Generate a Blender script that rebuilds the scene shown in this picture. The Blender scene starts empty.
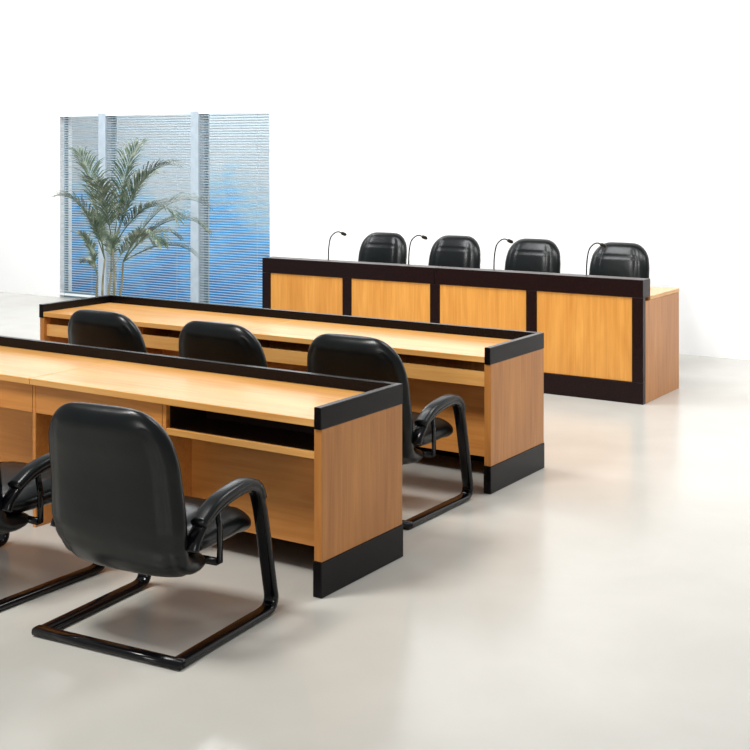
import bpy, bmesh, math, random
from mathutils import Vector, Matrix
random.seed(7)
S=bpy.context.scene
COL=S.collection
S.view_settings.view_transform='Standard'
S.view_settings.look='None'

# ------------------------------------------------ materials
def newmat(name):
    m=bpy.data.materials.new(name); m.use_nodes=True
    nt=m.node_tree; b=nt.nodes['Principled BSDF']
    return m,nt,b
def coords(nt,scale=(1,1,1),rot=(0,0,0)):
    tc=nt.nodes.new('ShaderNodeTexCoord'); mp=nt.nodes.new('ShaderNodeMapping')
    mp.inputs['Scale'].default_value=scale; mp.inputs['Rotation'].default_value=rot
    nt.links.new(tc.outputs['Object'],mp.inputs['Vector']); return mp.outputs['Vector']
def noise(nt,vec,scale,detail=4,rough=.5,dist=0):
    n=nt.nodes.new('ShaderNodeTexNoise'); n.inputs['Scale'].default_value=scale
    n.inputs['Detail'].default_value=detail; n.inputs['Roughness'].default_value=rough
    n.inputs['Distortion'].default_value=dist
    nt.links.new(vec,n.inputs['Vector']); return n.outputs['Fac']
def ramp(nt,fac,stops):
    r=nt.nodes.new('ShaderNodeValToRGB'); e=r.color_ramp.elements
    e[0].position=stops[0][0]; e[0].color=(*stops[0][1],1)
    e[1].position=stops[-1][0]; e[1].color=(*stops[-1][1],1)
    for p,c in stops[1:-1]:
        k=e.new(p); k.color=(*c,1)
    nt.links.new(fac,r.inputs['Fac']); return r.outputs['Color']
def bump(nt,b,fac,strength,dist=.002):
    n=nt.nodes.new('ShaderNodeBump'); n.inputs['Strength'].default_value=strength
    n.inputs['Distance'].default_value=dist
    nt.links.new(fac,n.inputs['Height']); nt.links.new(n.outputs['Normal'],b.inputs['Normal'])
def wood(name,c0,c1,axis,rough=.32):
    m,nt,b=newmat(name)
    sc={'x':(1.2,28,28),'z':(28,28,1.2),'y':(28,1.2,28)}[axis]
    v=coords(nt,sc); f=noise(nt,v,1.6,6,.6,.6)
    v2=coords(nt,tuple(s*.12 if s>5 else s*.6 for s in sc)); f2=noise(nt,v2,1.6,3,.5,.8)
    mx=nt.nodes.new('ShaderNodeMath'); mx.operation='MULTIPLY_ADD'; mx.inputs[1].default_value=.55
    s2=nt.nodes.new('ShaderNodeMath'); s2.operation='MULTIPLY'; s2.inputs[1].default_value=.45
    nt.links.new(f2,s2.inputs[0]); nt.links.new(f,mx.inputs[0]); nt.links.new(s2.outputs[0],mx.inputs[2])
    mid=tuple((a+d)/2 for a,d in zip(c0,c1))
    col=ramp(nt,mx.outputs[0],[(.32,c1),(.5,mid),(.66,c0)])
    nt.links.new(col,b.inputs['Base Color']); b.inputs['Roughness'].default_value=rough
    b.inputs['Specular IOR Level'].default_value=.4
    bump(nt,b,f,.05,.001)
    return m
TOP=wood('wood_top',(.80,.44,.145),(.63,.29,.070),'x',.22)
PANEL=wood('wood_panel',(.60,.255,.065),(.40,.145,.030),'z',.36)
FRONT=wood('wood_front',(.72,.345,.075),(.53,.215,.038),'z',.35)
MODESTY=wood('wood_modesty',(.74,.32,.080),(.56,.205,.040),'x',.36)
def black(name,c,c2,rough,sc=60,spec=.3):
    m,nt,b=newmat(name); v=coords(nt); f=noise(nt,v,sc,5,.7)
    col=ramp(nt,f,[(.4,c),(.75,c2)]); nt.links.new(col,b.inputs['Base Color'])
    b.inputs['Roughness'].default_value=rough; b.inputs['Specular IOR Level'].default_value=spec
    return m
BLK=black('black_laminate',(.003,.002,.003),(.007,.006,.006),.26,60,.16)
DKB=black('dark_brown_lining',(.016,.008,.005),(.028,.012,.007),.5,60,.3)  # dark colour stands in for the shade inside the desk recess
BRN=black('dark_stained_veneer',(.003,.001,.002),(.026,.010,.009),.30,90,.18)
METAL=black('black_painted_steel',(.002,.002,.003),(.004,.004,.005),.18,60,.35)
PLAST=black('black_plastic',(.004,.004,.005),(.008,.008,.008),.4)
m,nt,b=newmat('black_leather'); v=coords(nt)
f=noise(nt,v,5,2,.4,.3); f2=noise(nt,v,190,2,.5)
col=ramp(nt,f,[(.3,(.002,.003,.0035)),(.7,(.004,.006,.0065))]); nt.links.new(col,b.inputs['Base Color'])
b.inputs['Roughness'].default_value=.29; b.inputs['Specular IOR Level'].default_value=.33
ad=nt.nodes.new('ShaderNodeMath'); ad.operation='MULTIPLY_ADD'; ad.inputs[1].default_value=.05
nt.links.new(f2,ad.inputs[0]); nt.links.new(f,ad.inputs[2]); bump(nt,b,ad.outputs[0],.5,.010)
LEATHER=m
m,nt,b=newmat('polished_floor'); v=coords(nt)
f=noise(nt,v,.9,5,.55,.3)
col=ramp(nt,f,[(.3,(.51,.495,.45)),(.7,(.60,.585,.54))]); nt.links.new(col,b.inputs['Base Color'])
f3=noise(nt,v,2.2,3,.5)
rr=nt.nodes.new('ShaderNodeMapRange'); rr.inputs['To Min'].default_value=.16; rr.inputs['To Max'].default_value=.27
nt.links.new(f3,rr.inputs['Value']); nt.links.new(rr.outputs[0],b.inputs['Roughness'])
FLOOR=m
m,nt,b=newmat('white_paint'); v=coords(nt); f=noise(nt,v,1.2,2)
col=ramp(nt,f,[(.3,(.92,.92,.92)),(.7,(.95,.95,.95))]); nt.links.new(col,b.inputs['Base Color']); b.inputs['Roughness'].default_value=.8
WALL=m
m,nt,b=newmat('exterior_blue'); v=coords(nt,(1,1,1.2)); f=noise(nt,v,.75,4,.55,.5)
tc=nt.nodes.new('ShaderNodeTexCoord'); sp=nt.nodes.new('ShaderNodeSeparateXYZ'); nt.links.new(tc.outputs['Object'],sp.inputs[0])
a1=nt.nodes.new('ShaderNodeMath'); a1.operation='MULTIPLY_ADD'; a1.inputs[1].default_value=.24; nt.links.new(sp.outputs['Z'],a1.inputs[0]); nt.links.new(f,a1.inputs[2])
col=ramp(nt,a1.outputs[0],[(.44,(.03,.27,.62)),(.60,(.10,.44,.82)),(.74,(.40,.62,.76)),(.88,(.62,.69,.73))]); nt.links.new(col,b.inputs['Base Color']); b.inputs['Roughness'].default_value=.7
EXT=m
m,nt,b=newmat('window_glass_tint'); b.inputs['Base Color'].default_value=(.95,.98,.99,1)
b.inputs['Transmission Weight'].default_value=1; b.inputs['Roughness'].default_value=0; b.inputs['IOR'].default_value=1.02
GLASS=m
def plain(name,c,r=.5,var=.08):
    m,nt,b=newmat(name); v=coords(nt); f=noise(nt,v,12,3)
    col=ramp(nt,f,[(.3,tuple(x*(1-var) for x in c)),(.7,tuple(min(1,x*(1+var)) for x in c))])
    nt.links.new(col,b.inputs['Base Color']); b.inputs['Roughness'].default_value=r; return m
FRAMEL=plain('pale_window_frame',(.42,.50,.57)); FRAMED=plain('dark_window_seal',(.22,.33,.40))
SLAT=plain('blind_slat',(.86,.90,.92),.45,.03)
m,nt,b=newmat('palm_leaf'); v=coords(nt); f=noise(nt,v,14,3)
col=ramp(nt,f,[(.3,(.030,.062,.036)),(.54,(.09,.135,.080)),(.72,(.34,.38,.28))]); nt.links.new(col,b.inputs['Base Color']); b.inputs['Roughness'].default_value=.4
LEAF=m
STEM=plain('palm_stem',(.22,.21,.13),.6,.3); POT=plain('glazed_pot',(.55,.53,.48),.3); SOIL=plain('soil',(.05,.035,.025),.9,.4)

# ------------------------------------------------ helpers
def root(name,label,cat,loc,group=None,rz=0):
    e=bpy.data.objects.new(name,None); e.empty_display_size=.1
    e.location=loc; e.rotation_euler=(0,0,rz); COL.objects.link(e)
    e['label']=label; e['category']=cat
    if group: e['group']=group
    return e
def addmesh(name,me,parent=None,loc=(0,0,0),label=None):
    o=bpy.data.objects.new(name,me); COL.objects.link(o); o.location=loc
    if parent: o.parent=parent
    if label: o['label']=label
    return o
def smooth(me,ang=None):
    for p in me.polygons: p.use_smooth=True
def bm_box(bm,x0,x1,y0,y1,z0,z1,bev=.003,mi=0):
    t=bmesh.new(); bmesh.ops.create_cube(t,size=1)
    for v in t.verts:
        v.co=Vector(((x0+x1)/2+v.co.x*(x1-x0),(y0+y1)/2+v.co.y*(y1-y0),(z0+z1)/2+v.co.z*(z1-z0)))
    if bev>0: bmesh.ops.bevel(t,geom=t.edges[:],offset=bev,segments=2,affect='EDGES',profile=.5)
    for f in t.faces: f.material_index=mi
    me=bpy.data.meshes.new('t'); t.to_mesh(me); t.free(); bm.from_mesh(me); bpy.data.meshes.remove(me)
def boxes(name,lst,mats,parent=None,bev=.003,label=None):
    bm=bmesh.new()
    for L in lst: bm_box(bm,*L[:6],bev=bev,mi=(L[6] if len(L)>6 else 0))
    me=bpy.data.meshes.new(name); bm.to_mesh(me); bm.free()
    for mm in (mats if isinstance(mats,list) else [mats]): me.materials.append(mm)
    return addmesh(name,me,parent,label=label)
def mesh_from(name,V,F,mat,sm=True):
    me=bpy.data.meshes.new(name); me.from_pydata([tuple(v) for v in V],[],F); me.materials.append(mat)
    bm=bmesh.new(); bm.from_mesh(me); bmesh.ops.recalc_face_normals(bm,faces=bm.faces[:]); bm.to_mesh(me); bm.free()
    if sm: smooth(me)
    return me
def rings_mesh(name,rings,mat,cap=True):
    n=len(rings[0]); V=[p for r in rings for p in r]; F=[]
    for i in range(len(rings)-1):
        for j in range(n):
            k=(j+1)%n; F.append((i*n+j,i*n+k,(i+1)*n+k,(i+1)*n+j))
    if cap:
        F.append(tuple(range(n))[::-1]); o=(len(rings)-1)*n; F.append(tuple(o+j for j in range(n)))
    return mesh_from(name,V,F,mat)
def catmull(P,n):
    P=[Vector(p) for p in P]; Q=[2*P[0]-P[1]]+P+[2*P[-1]-P[-2]]; out=[]
    for i in range(1,len(Q)-2):
        for k in range(n):
            t=k/n; a,b_,c,d=Q[i-1:i+3]
            out.append(.5*((2*b_)+(c-a)*t+(2*a-5*b_+4*c-d)*t*t+(3*b_-a-3*c+d)*t**3))
    out.append(P[-1]); return out
def tube(name,pts,rad,mat,seg=10,up=Vector((1,0,0)),flat=None):
    rings=[]
    for i,p in enumerate(pts):
        d=(pts[min(i+1,len(pts)-1)]-pts[max(i-1,0)]).normalized()
        u=up-d*up.dot(d); u.normalize(); w=d.cross(u)
        r=rad[i] if isinstance(rad,list) else rad
        a,b_=(flat if flat else (r,r)); ring=[]
        for j in range(seg):
            th=2*math.pi*j/seg; c,s=math.cos(th),math.sin(th)
            if flat:
                c=math.copysign(abs(c)**.6,c); s=math.copysign(abs(s)**.6,s)
            ring.append(p+u*a*c+w*b_*s)
        rings.append(ring)
    return rings_mesh(name,rings,mat)
def pad(name,path,W,H,mat,groove=None,Rw=.09,Rh=.05,rw0=.05,flip=False,N=36,rear=None):
    pts=catmull([Vector((0,y,z)) for y,z in path],8)
    L=[0]
    for i in range(1,len(pts)): L.append(L[-1]+(pts[i]-pts[i-1]).length)
    T=L[-1]
    def at(s):
        s=max(0,min(T,s))
        for i in range(1,len(pts)):
            if L[i]>=s:
                k=(s-L[i-1])/max(1e-9,L[i]-L[i-1]); return pts[i-1].lerp(pts[i],k)
        return pts[-1]
    ss=[]; M=56
    for i in range(M+1):
        u=i/M; ss.append(T*(.5-.5*math.cos(math.pi*u))*.55+T*u*.45)
    ss=[0,T*.003]+ss[1:-1]+[T*.997,T]
    rings=[]
    for s in ss:
        p=at(s); d=(at(s+.01)-at(s-.01)).normalized()
        nrm=Vector((0,-d.z,d.y))
        if flip: nrm=-nrm
        t=s/T; w=W(t); h=H(t)
        de=T-s
        if de<Rh: h*=math.sqrt(max(.0004,1-((Rh-de)/Rh)**2))
        if s<Rh: h*=math.sqrt(max(.0004,1-((Rh-s)/Rh)**2))
        if de<Rw: w-=Rw*(1-math.sqrt(max(0,1-((Rw-de)/Rw)**2)))
        if s<rw0: w-=rw0*(1-math.sqrt(max(0,1-((rw0-s)/rw0)**2)))
        front=[];back=[]
        for k in range(N+1):
            q=math.sin(math.pi*(k/N-.5)); o=h*(max(0,1-abs(q)**3.2))**.5
            g=groove(q,t) if groove else 0
            g2=rear(q,t) if rear else 0
            if 0<k<N:
                if h<=.02: g=g2=0
                front.append(p+Vector((w*q,0,0))+nrm*(-(o)+g))
                back.append(p+Vector((w*q,0,0))+nrm*(o-g2))
            else:
                front.append(p+Vector((w*q,0,0)))
        rings.append(front+back[::-1])
    return rings_mesh(name,rings,mat)

# ------------------------------------------------ room
def struct(o): o['kind']='structure'; return o
Yb=11.0
struct(boxes('floor',[(-14.5,4,-1,Yb+.2,-.1,0)],FLOOR,bev=0))
ZT=2.30
struct(boxes('wall_back',[(-14.5,-11.87,Yb,Yb+.2,0,4.6),(-8.54,4,Yb,Yb+.2,0,4.6),(-11.87,-8.54,Yb,Yb+.2,ZT,4.6)],WALL,bev=0))
struct(boxes('wall_exterior',[(-19,-7,13.4,13.6,-.5,3.4)],EXT,bev=0))  # added backdrop, carries the blue outside view as colour
bays=[(-11.87,-11.17),(-11.05,-9.68),(-9.56,-8.54)]
struct(boxes('trim_1',[(-11.17,-11.05,Yb-.03,Yb+.17,0,ZT)],FRAMEL,bev=.004))
struct(boxes('trim_2',[(-9.68,-9.56,Yb-.03,Yb+.17,0,ZT)],FRAMEL,bev=.004))
for i,(a,b_) in enumerate(bays):
    y0,y1=Yb+.07,Yb+.12; t=.022
    w=boxes('window_%d'%(i+1),[(a,a+t,y0,y1,0,ZT,0),(b_-t,b_,y0,y1,0,ZT,0),(a+t,b_-t,y0,y1,0,.07,0),(a+t,b_-t,y0,y1,ZT-.03,ZT,0),
        (a+t,b_-t,Yb+.093,Yb+.099,.07,ZT-.03,1)],[FRAMED,GLASS],bev=0)
    struct(w)
    bl=root('venetian_blind','pale grey horizontal slat venetian blind hanging in a tall window','window blind',((a+b_)/2,Yb-.005,0),'window blinds')
    hw=(b_-a)/2-.005
    boxes('head_rail',[(-hw,hw,-.025,.025,ZT-.035,ZT-.003)],SLAT,bl)
    boxes('bottom_rail',[(-hw,hw,-.015,.015,.03,.055)],SLAT,bl)
    V=[];F=[]; z=.085; ang=math.radians(24)
    while z<ZT-.045:
        n=len(V); c=.0150
        for xx in (-hw,hw):
            for q in (-1,0,1):
                V.append((xx,q*c*math.cos(ang),z-q*c*math.sin(ang)+(.003 if q==0 else 0)))
        F+= [(n,n+1,n+4,n+3),(n+1,n+2,n+5,n+4)]
        z+=.0300
    addmesh('slats',mesh_from('slats',V,F,SLAT),bl)
    cl=[]
    for fx in (-.7,.7): cl.append((fx*hw-.0015,fx*hw+.0015,-.0235,-.0205,.04,ZT-.02))
    boxes('ladder_cord',cl,FRAMEL,bl,bev=0)

# ------------------------------------------------ desks
def desk(loc,L,D,label,openbays,strip,liner,mod):
    r=root('conference_desk',label,'desk',loc,'long wooden conference desks')
    h=.787; zt=.735; rt=.035; pt=.04; bz=.147
    for k in range(2):
        x1=-rt-(L/2-rt)*k; x0=x1-(L/2-rt)
        boxes('tabletop',[(x0+.0015,x1-.0015,.0,D-rt,zt-.032,zt)],TOP,r,bev=.003)
    boxes('raised_rim',[(-rt,0,-.004,D,zt-.04,h),(-L,-L+rt,-.004,D,zt-.04,h),(-L+rt,-rt,D-rt,D,zt-.04,h)],BLK,r,bev=.003,label='black raised rim around the desktop')
    for x in (-pt,-L):
        boxes('end_panel',[(x,x+pt,.004,D-.004,bz,zt-.04)],PANEL,r)
        boxes('base_plinth',[(x-.002,x+pt+.003,-.002,D,0,bz)],BLK,r,label='black base plinth')
    n=4; w=(L-2*pt)/n
    s0,s1=strip
    for k in range(1,n):
        x=-pt-w*k
        boxes('divider_panel',[(x-.011,x+.011,.03,D-.09,.0,zt-.033)],MODESTY,r)
    for k in range(n):
        x1=-pt-w*k-(.0115 if k else 0); x0=-pt-w*(k+1)+(.0115 if k<n-1 else 0)
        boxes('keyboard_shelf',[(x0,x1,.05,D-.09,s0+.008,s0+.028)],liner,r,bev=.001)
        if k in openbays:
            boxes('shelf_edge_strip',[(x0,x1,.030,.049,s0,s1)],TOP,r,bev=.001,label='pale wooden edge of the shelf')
            boxes('recess_liner',[(x0,x1,.30,.312,s0+.029,zt-.033),(x0,x0+.006,.055,.299,s0+.029,zt-.033),(x1-.006,x1,.055,.299,s0+.029,zt-.033)],liner,r,bev=0)  # boards added to set the shade of the shelf opening
        else:
            boxes('drawer_front',[(x0+.002,x1-.002,.030,.049,s0,zt-.036)],MODESTY,r,bev=.001)
        boxes('modesty_panel',[(x0,x1,mod,mod+.018,.13,s0+.007)],MODESTY,r)
    boxes('rear_base_rail',[(-L+pt+.004,-pt-.004,D-.066,D-.03,0,bz)],BLK,r,label='black rear base rail')
    boxes('rear_panel',[(-L+pt+.001,-pt-.001,D-.066,D-.04,bz+.001,zt-.04)],FRONT,r)
    return r
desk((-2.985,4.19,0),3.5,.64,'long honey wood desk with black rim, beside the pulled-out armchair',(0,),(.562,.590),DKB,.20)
desk((-3.128,5.955,0),3.5,.67,'long honey wood desk with black rim, beside three armchairs',(0,1,2,3),(.568,.648),PANEL,.24)

# bench
B=root('panel_bench','long four-panel wooden bench with dark stained frame and front ledge','bench',(-3.297,8.647,0))
L=3.5; D=.77
z0,z1,zt=.155,.775,.905
boxes('top_ledge',[(-L,-L/2-.0015,0,.15,z1,zt),(-L/2+.0015,.0,0,.15,z1,zt)],BRN,B,bev=.004,label='dark stained raised front ledge')
boxes('base_rail',[(-L,0,0,.05,0,z0)],BRN,B,label='dark stained base rail')
sw=.085; pw=(L-5*sw)/4
for k in range(5):
    x=-L+k*(sw+pw)
    boxes('stile',[(x,x+sw,.0,.05,z0+.001,z1-.001)],BRN,B,label='dark stained vertical stile')
    if k<4: boxes('front_panel',[(x+sw+.001,x+sw+pw-.001,.010,.035,z0+.001,z1-.001)],FRONT,B)
for x in (-L,-.04):
    boxes('end_panel',[(x,x+.04,.052,D,0,z1-.03)],PANEL,B)
for k in range(2):
    boxes('desktop',[(-L+L/2*k+.001,-L+L/2*(k+1)-.001,.151,D+.01,z1-.029,z1)],TOP,B)
boxes('shelf',[(-L+.042,-.042,.12,D-.12,.50,.52)],MODESTY,B)

# ------------------------------------------------ chairs
def interp(tab,t):
    for (a,va),(b_,vb) in zip(tab,tab[1:]):
        if t<=b_:
            k=(t-a)/(b_-a); k=k*k*(3-2*k); return va+(vb-va)*k
    return tab[-1][1]
def gr(q,t):
    g=0
    if t>.25:
        g+=.011*math.exp(-((abs(q)-.62)/.04)**2)*min(1,max(0,(.93-t)/.05))
        g+=.007*math.exp(-((t-.83)/.010)**2)*(1 if abs(q)<.62 else 0)
    return g
def gb(q,t):
    g=.007*math.exp(-((abs(q)-.84)/.03)**2)*(1 if .15<t<.93 else 0)
    if .2<t<.62:
        g+=.004*math.sin(t*75+q*3)*math.exp(-((t-.36)/.10)**2)*(abs(q)**1.2)
    return g
back_path=[(.02,.295),(-.10,.300),(-.19,.335),(-.232,.43),(-.245,.55),(-.262,.68),(-.29,.79),(-.335,.910)]
def mkback(sw):
    return pad('backrest',back_path,lambda t:sw*interp([(0,.25),(.2,.290),(.45,.312),(.7,.302),(1,.264)],t),
      lambda t:interp([(0,.03),(.2,.060),(.5,.076),(.8,.072),(1,.055)],t),LEATHER,groove=gr,rear=gb,Rw=.14,Rh=.07,rw0=.08)
backme=mkback(1.0); backsm=mkback(.89)
def gs(q,t):
    return .008*math.exp(-((abs(q)-.62)/.045)**2)*(1 if .1<t<.95 else 0)
seatme=pad('seat',[(-.20,.385),(-.05,.37),(.12,.375),(.22,.375),(.29,.335)],lambda t:.275,lambda t:interp([(0,.05),(.7,.070),(1,.058)],t),LEATHER,groove=gs,flip=True,Rw=.08,Rh=.05,rw0=.05)
X=Vector((1,0,0))
def yz(P,x,n=6): return catmull([Vector((x,y,z)) for y,z in P],n)
side=[(-.215,.39),(-.19,.435),(-.13,.485),(-.05,.518),(.06,.538),(.15,.538),(.205,.51),(.235,.445),(.262,.34),(.288,.22),(.312,.11),(.322,.060),(.308,.028),(.27,.0165),(.15,.0165),(-.05,.0165),(-.22,.0165),(-.30,.0165)]
fx=.318
framemes=[tube('side_frame',yz(side,x),.0,METAL,seg=14,up=X,flat=(.031,.0145)) for x in (-fx,fx)]
armmes=[tube('armrest',yz([(-.17,.478),(-.07,.533),(.06,.558),(.15,.558),(.208,.528),(.232,.48)],x),.0,LEATHER,seg=14,up=X,flat=(.034,.018)) for x in (-fx,fx)]
crossme=tube('rear_crossbar',[Vector((x,-.30,.0165)) for x in (-.345,-.1,.1,.345)],.0,METAL,seg=12,up=Vector((0,1,0)),flat=(.027,.0155))
supme=tube('seat_support_bar',[Vector((x,-.02,.295)) for x in (-.30,-.1,.1,.30)],.0,METAL,seg=12,up=Vector((0,1,0)),flat=(.02,.012))
brme=[tube('support_bracket',[Vector((x,-.02,.292)),Vector((x,-.02,.42)),Vector((x,-.04,.52))],.0,METAL,seg=10,up=X,flat=(.008,.014)) for x in (-.308,.308)]
def cchair(loc,rz,label,sz=1):
    r=root('cantilever_chair',label,'chair',loc,'black leather cantilever armchairs',rz)
    r.scale=(1,1,sz)
    addmesh('backrest',backme,r); addmesh('seat',seatme,r)
    for me in framemes: addmesh('side_frame',me,r)
    for me in armmes: addmesh('armrest',me,r)
    for me in brme: addmesh('support_bracket',me,r)
    addmesh('rear_crossbar',crossme,r); addmesh('seat_support_bar',supme,r)
    return r
lab='black leather cantilever armchair '
cchair((-3.362,3.62,0),math.radians(5),lab+'pulled out from the desk',1.0)
cchair((-4.32,3.63,0),0,lab+'beside the pulled-out chair')
for x,l in ((-3.510,'at the open end of a desk'),(-4.390,'between two others at a desk'),(-5.26,'beside a potted palm and desk')):
    cchair((x,5.50,0),0,lab+l,1.01)
# office chairs
colme=tube('gas_column',[Vector((0,0,.06)),Vector((0,0,.2)),Vector((0,0,.42))],.028,METAL,seg=16)
legs=[]
for k in range(5):
    a=math.radians(72*k+18); d=Vector((math.cos(a),math.sin(a),0))
    pts=[Vector((0,0,.11)),Vector((0,0,.105))+d*.12,Vector((0,0,.08))+d*.29]
    legs.append(tube('base_leg',pts,[.022,.019,.013],PLAST,seg=10,up=Vector((0,0,1))))
def wheel(c,d):
    bm=bmesh.new(); bmesh.ops.create_cone(bm,cap_ends=True,segments=20,radius1=.03,radius2=.03,depth=.04)
    q=Vector((0,0,1)).rotation_difference(d.cross(Vector((0,0,1)))).to_matrix().to_4x4()
    bmesh.ops.transform(bm,matrix=Matrix.Translation(c)@q,verts=bm.verts)
    bmesh.ops.create_cone(bm,cap_ends=True,segments=8,radius1=.008,radius2=.008,depth=.05,matrix=Matrix.Translation(c+Vector((0,0,.035))))
    me=bpy.data.meshes.new('caster'); bm.to_mesh(me); bm.free(); me.materials.append(PLAST); return me
casters=[]
for k in range(5):
    a=math.radians(72*k+18); d=Vector((math.cos(a),math.sin(a),0)); casters.append(wheel(d*.29+Vector((0,0,.031)),d))
armo=[tube('armrest',yz([(-.23,.62),(-.15,.66),(-.05,.68),(.08,.68),(.15,.65),(.165,.58),(.12,.50),(.05,.445)],x),0,PLAST,seg=12,up=X,flat=(.022,.014)) for x in (-.31,.31)]
armbar=boxes('arm_bracket',[(-.32,.32,.02,.08,.418,.440)],PLAST); armbarme=armbar.data; bpy.data.objects.remove(armbar)
for x in (-6.45,-5.66,-4.865,-4.05):
    r=root('office_chair','black padded leather swivel office chair behind the panel bench','chair',(x,9.80,0),'black office chairs behind the bench',math.pi)
    addmesh('backrest',backsm,r,(0,0,.145)); addmesh('seat',seatme,r,(0,0,.145))
    addmesh('gas_column',colme,r)
    for me in legs: addmesh('base_leg',me,r)
    for me in casters: addmesh('caster',me,r)
    for me in armo: addmesh('armrest',me,r)
    addmesh('arm_bracket',armbarme,r)

# ------------------------------------------------ microphones
mp=[(0,0,.02),(-.005,.0,.12),(0,.0,.22),(.012,.01,.30),(.035,.035,.340),(.06,.06,.352),(.08,.08,.342)]
pts=catmull(mp,6)
goose=tube('gooseneck',pts,.0055,METAL,seg=8,up=Vector((.6,-.7,.1)))
e=pts[-1]; d=(pts[-1]-pts[-3]).normalized()
headme=tube('microphone_head',[e-d*.005,e,e+d*.01,e+d*.035,e+d*.045,e+d*.05],[.006,.012,.015,.015,.010,.003],PLAST,seg=14,up=Vector((.6,-.7,.1)))
bm=bmesh.new(); bmesh.ops.create_cone(bm,cap_ends=True,segments=28,radius1=.05,radius2=.042,depth=.03,matrix=Matrix.Translation((0,0,.015)))
basem=bpy.data.meshes.new('microphone_base'); bm.to_mesh(basem); bm.free(); basem.materials.append(PLAST)
for x in (-6.33,-5.50,-4.69,-3.885):
    r=root('gooseneck_microphone','slim black gooseneck microphone standing on the panel bench','microphone',(x,9.0,.7755),'bench microphones')
    addmesh('microphone_base',basem,r); addmesh('gooseneck',goose,r); addmesh('microphone_head',headme,r)

# ------------------------------------------------ palm
P=root('potted_palm','tall potted areca palm with arching feathery fronds by the windows','potted plant',(-7.99,7.98,0))
prof=[(0,.0),(.15,0),(.16,.02),(.19,.2),(.215,.34),(.225,.36),(.225,.38),(.205,.38),(.195,.34)]
rings=[[Vector((rr*math.cos(2*math.pi*j/36),rr*math.sin(2*math.pi*j/36),zz)) for j in range(36)] for rr,zz in prof[1:]]
addmesh('pot',rings_mesh('pot',rings,POT,cap=True),P)
bm=bmesh.new(); bmesh.ops.create_cone(bm,cap_ends=True,segments=36,radius1=.19,radius2=.19,depth=.02,matrix=Matrix.Translation((0,0,.352)))
me=bpy.data.meshes.new('soil'); bm.to_mesh(me); bm.free(); me.materials.append(SOIL); addmesh('soil',me,P)
R=Vector((.8387,.5446,0)); Fw=Vector((-.5446,.8387,0)); U=Vector((0,0,1))
def frond(start,dr,length,bend,name='frond'):
    d=dr.normalized(); p=start.copy(); pts=[p.copy()]; n=26; st=length/n
    for i in range(n):
        k=i/n
        d=(d+Vector((0,0,-bend*(.35+1.9*k*k)/n))).normalized(); p=p+d*st; pts.append(p.copy())
    V=[];F=[]
    sidev=(dr.cross(U)); 
    if sidev.length<.05: sidev=R.copy()
    sidev.normalize()
    for i,q in enumerate(pts):
        w=.0055*(1-i/(n+1))+.001
        dd=(pts[min(i+1,n)]-pts[max(i-1,0)]).normalized(); nn=dd.cross(sidev).normalized()
        for j in range(4):
            a=math.pi/2*j; V.append(q+sidev*w*math.cos(a)+nn*w*math.sin(a))
    for i in range(n):
        for j in range(4):
            F.append((i*4+j,i*4+(j+1)%4,(i+1)*4+(j+1)%4,(i+1)*4+j))
    cnt=50
    for c in range(cnt):
        k=.26+.74*c/(cnt-1); f=k*n; i=min(int(f),n-1); q=pts[i].lerp(pts[i+1],f-i)
        dd=(pts[i+1]-pts[i]).normalized(); nn=sidev.cross(dd).normalized()
        if nn.z<0: nn=-nn
        ll=.27*length*(math.sin(math.pi*min(1,(.14+.78*(k-.26)/.74)))**.6)*random.uniform(.8,1.12)
        for sg in (-1,1):
            ld=(sidev*sg*.75+dd*(.85+.5*k)+nn*.35+Vector([random.uniform(-.13,.13) for _ in range(3)])).normalized()
            wv=ld.cross(nn).normalized()
            a=q; wd=.0054
            m1=q+ld*ll*.4; d2=(ld+Vector((0,0,-.35))).normalized(); m2=m1+d2*ll*.35; d3=(d2+Vector((0,0,-.45))).normalized(); m3=m2+d3*ll*.3
            b0=len(V)
            V+= [a-wv*wd*.4,a+wv*wd*.4,m1-wv*wd,m1+wv*wd,m2-wv*wd*.8,m2+wv*wd*.8,m3]
            F+= [(b0,b0+1,b0+3,b0+2),(b0+2,b0+3,b0+5,b0+4),(b0+4,b0+5,b0+6)]
    me=bpy.data.meshes.new(name); me.from_pydata([tuple(v) for v in V],[],F); me.materials.append(LEAF); smooth(me)
    return me
stems=[((-.05,0),(-.05,.05),.88),((.03,.03),(.04,-.03),.98),((.06,-.04),(.12,.02),.86),((-.01,-.05),(0,.08),.76),((-.08,.04),(-.09,-.05),.74)]
tops=[]
for (a,b_),(c,dp),hz in stems:
    s=R*a+Fw*b_+U*.36; t=R*c+Fw*dp+U*hz
    m1=s.lerp(t,.5)+R*(a*.3)
    pt=catmull([s,m1,t],8); tops.append(t)
    addmesh('trunk',tube('trunk',pt,[.013-.006*i/len(pt) for i in range(len(pt))],STEM,seg=10,up=Vector((.3,.9,0))),P)
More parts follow.
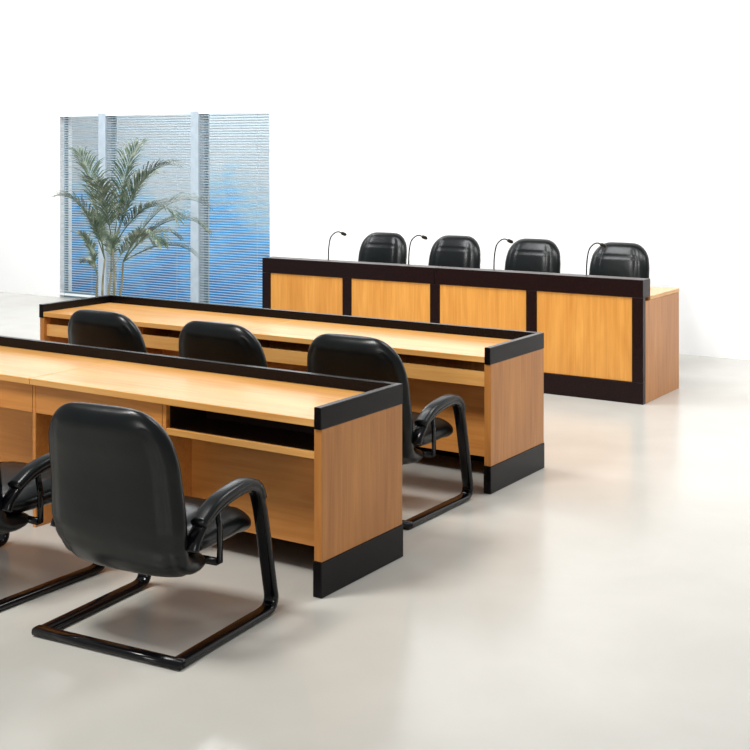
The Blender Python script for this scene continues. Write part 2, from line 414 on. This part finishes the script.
fr=[(0,-.15,1,.1,1.02,1.6),(0,-.25,1,-.2,.78,2.0),(4,-.22,.9,.1,.48,2.0),(4,-.32,.6,.4,.34,1.8),(0,-.22,.9,.3,.60,1.9),(1,.10,1,.15,.98,1.5),(1,.32,1,-.1,1.03,2.0),(1,-.05,1,-.4,.86,1.7),(1,.2,1,.3,.9,1.8),
    (2,.48,1,.15,1.0,2.2),(2,.66,.9,-.1,.93,2.1),(2,.78,.5,.2,.70,1.6),(2,.42,.8,-.5,.78,2.1),(3,-.12,.9,.6,.65,1.8),(3,.3,.8,.6,.76,1.9),(1,.52,.9,-.3,.90,2.3),(2,.5,.75,.4,.66,1.9)]
for si,rx,uz,fw,ln,bd in fr:
    addmesh('frond',frond(tops[si],R*rx+U*uz+Fw*fw,ln,bd),P)

# ------------------------------------------------ lights
w=bpy.data.worlds.new('World'); S.world=w; w.use_nodes=True
bg=w.node_tree.nodes['Background']; bg.inputs['Color'].default_value=(.97,.985,1,1); bg.inputs['Strength'].default_value=.33
def area(name,loc,target,size,power,col=(1,1,1)):
    l=bpy.data.lights.new(name,'AREA'); l.size=size; l.energy=power; l.color=col
    o=bpy.data.objects.new(name,l); COL.objects.link(o); o.location=loc
    o.rotation_euler=(Vector(target)-Vector(loc)).to_track_quat('-Z','Y').to_euler(); return o
area('studio_softbox',(-4.6,2.4,4.6),(-4.2,5.8,.3),1.2,215,(1,.98,.945))
area('ceiling_softbox',(-2.3,7.0,5.0),(-4.6,8.0,.5),1.7,130,(1,.985,.96))
area('camera_side_softbox',(-2.2,-2.5,2.6),(-4.0,5,.5),1.6,85,(1,.98,.94))  # unseen fill lamp added to brighten the front faces
area('wall_washer',(-6,7.0,5.2),(-5.5,11,2.6),2.5,270,(.98,.99,1))  # unseen fill lamp added to keep the back wall white
area('wall_washer',(-12,7.2,5.0),(-11.5,11,2.4),2.5,250,(.98,.99,1))  # second added fill, for the left part of the wall
area('wall_washer',(.5,7.6,5.2),(-1,11,2.2),2.0,110,(.98,.99,1))  # third added fill, for the right part of the wall
area('window_daylight',(-10.8,11.8,5.6),(-10.8,13.4,1.3),2.0,310,(.95,.98,1))  # lamp added outside to brighten the backdrop behind the blinds

cam=bpy.data.cameras.new('camera'); co=bpy.data.objects.new('camera',cam); COL.objects.link(co)
co.location=(0,0,1.85); co.rotation_euler=(math.radians(90),0,math.radians(33))
cam.lens=1247/750*36; cam.sensor_width=36; cam.shift_y=-.3; cam.clip_end=200
S.camera=co
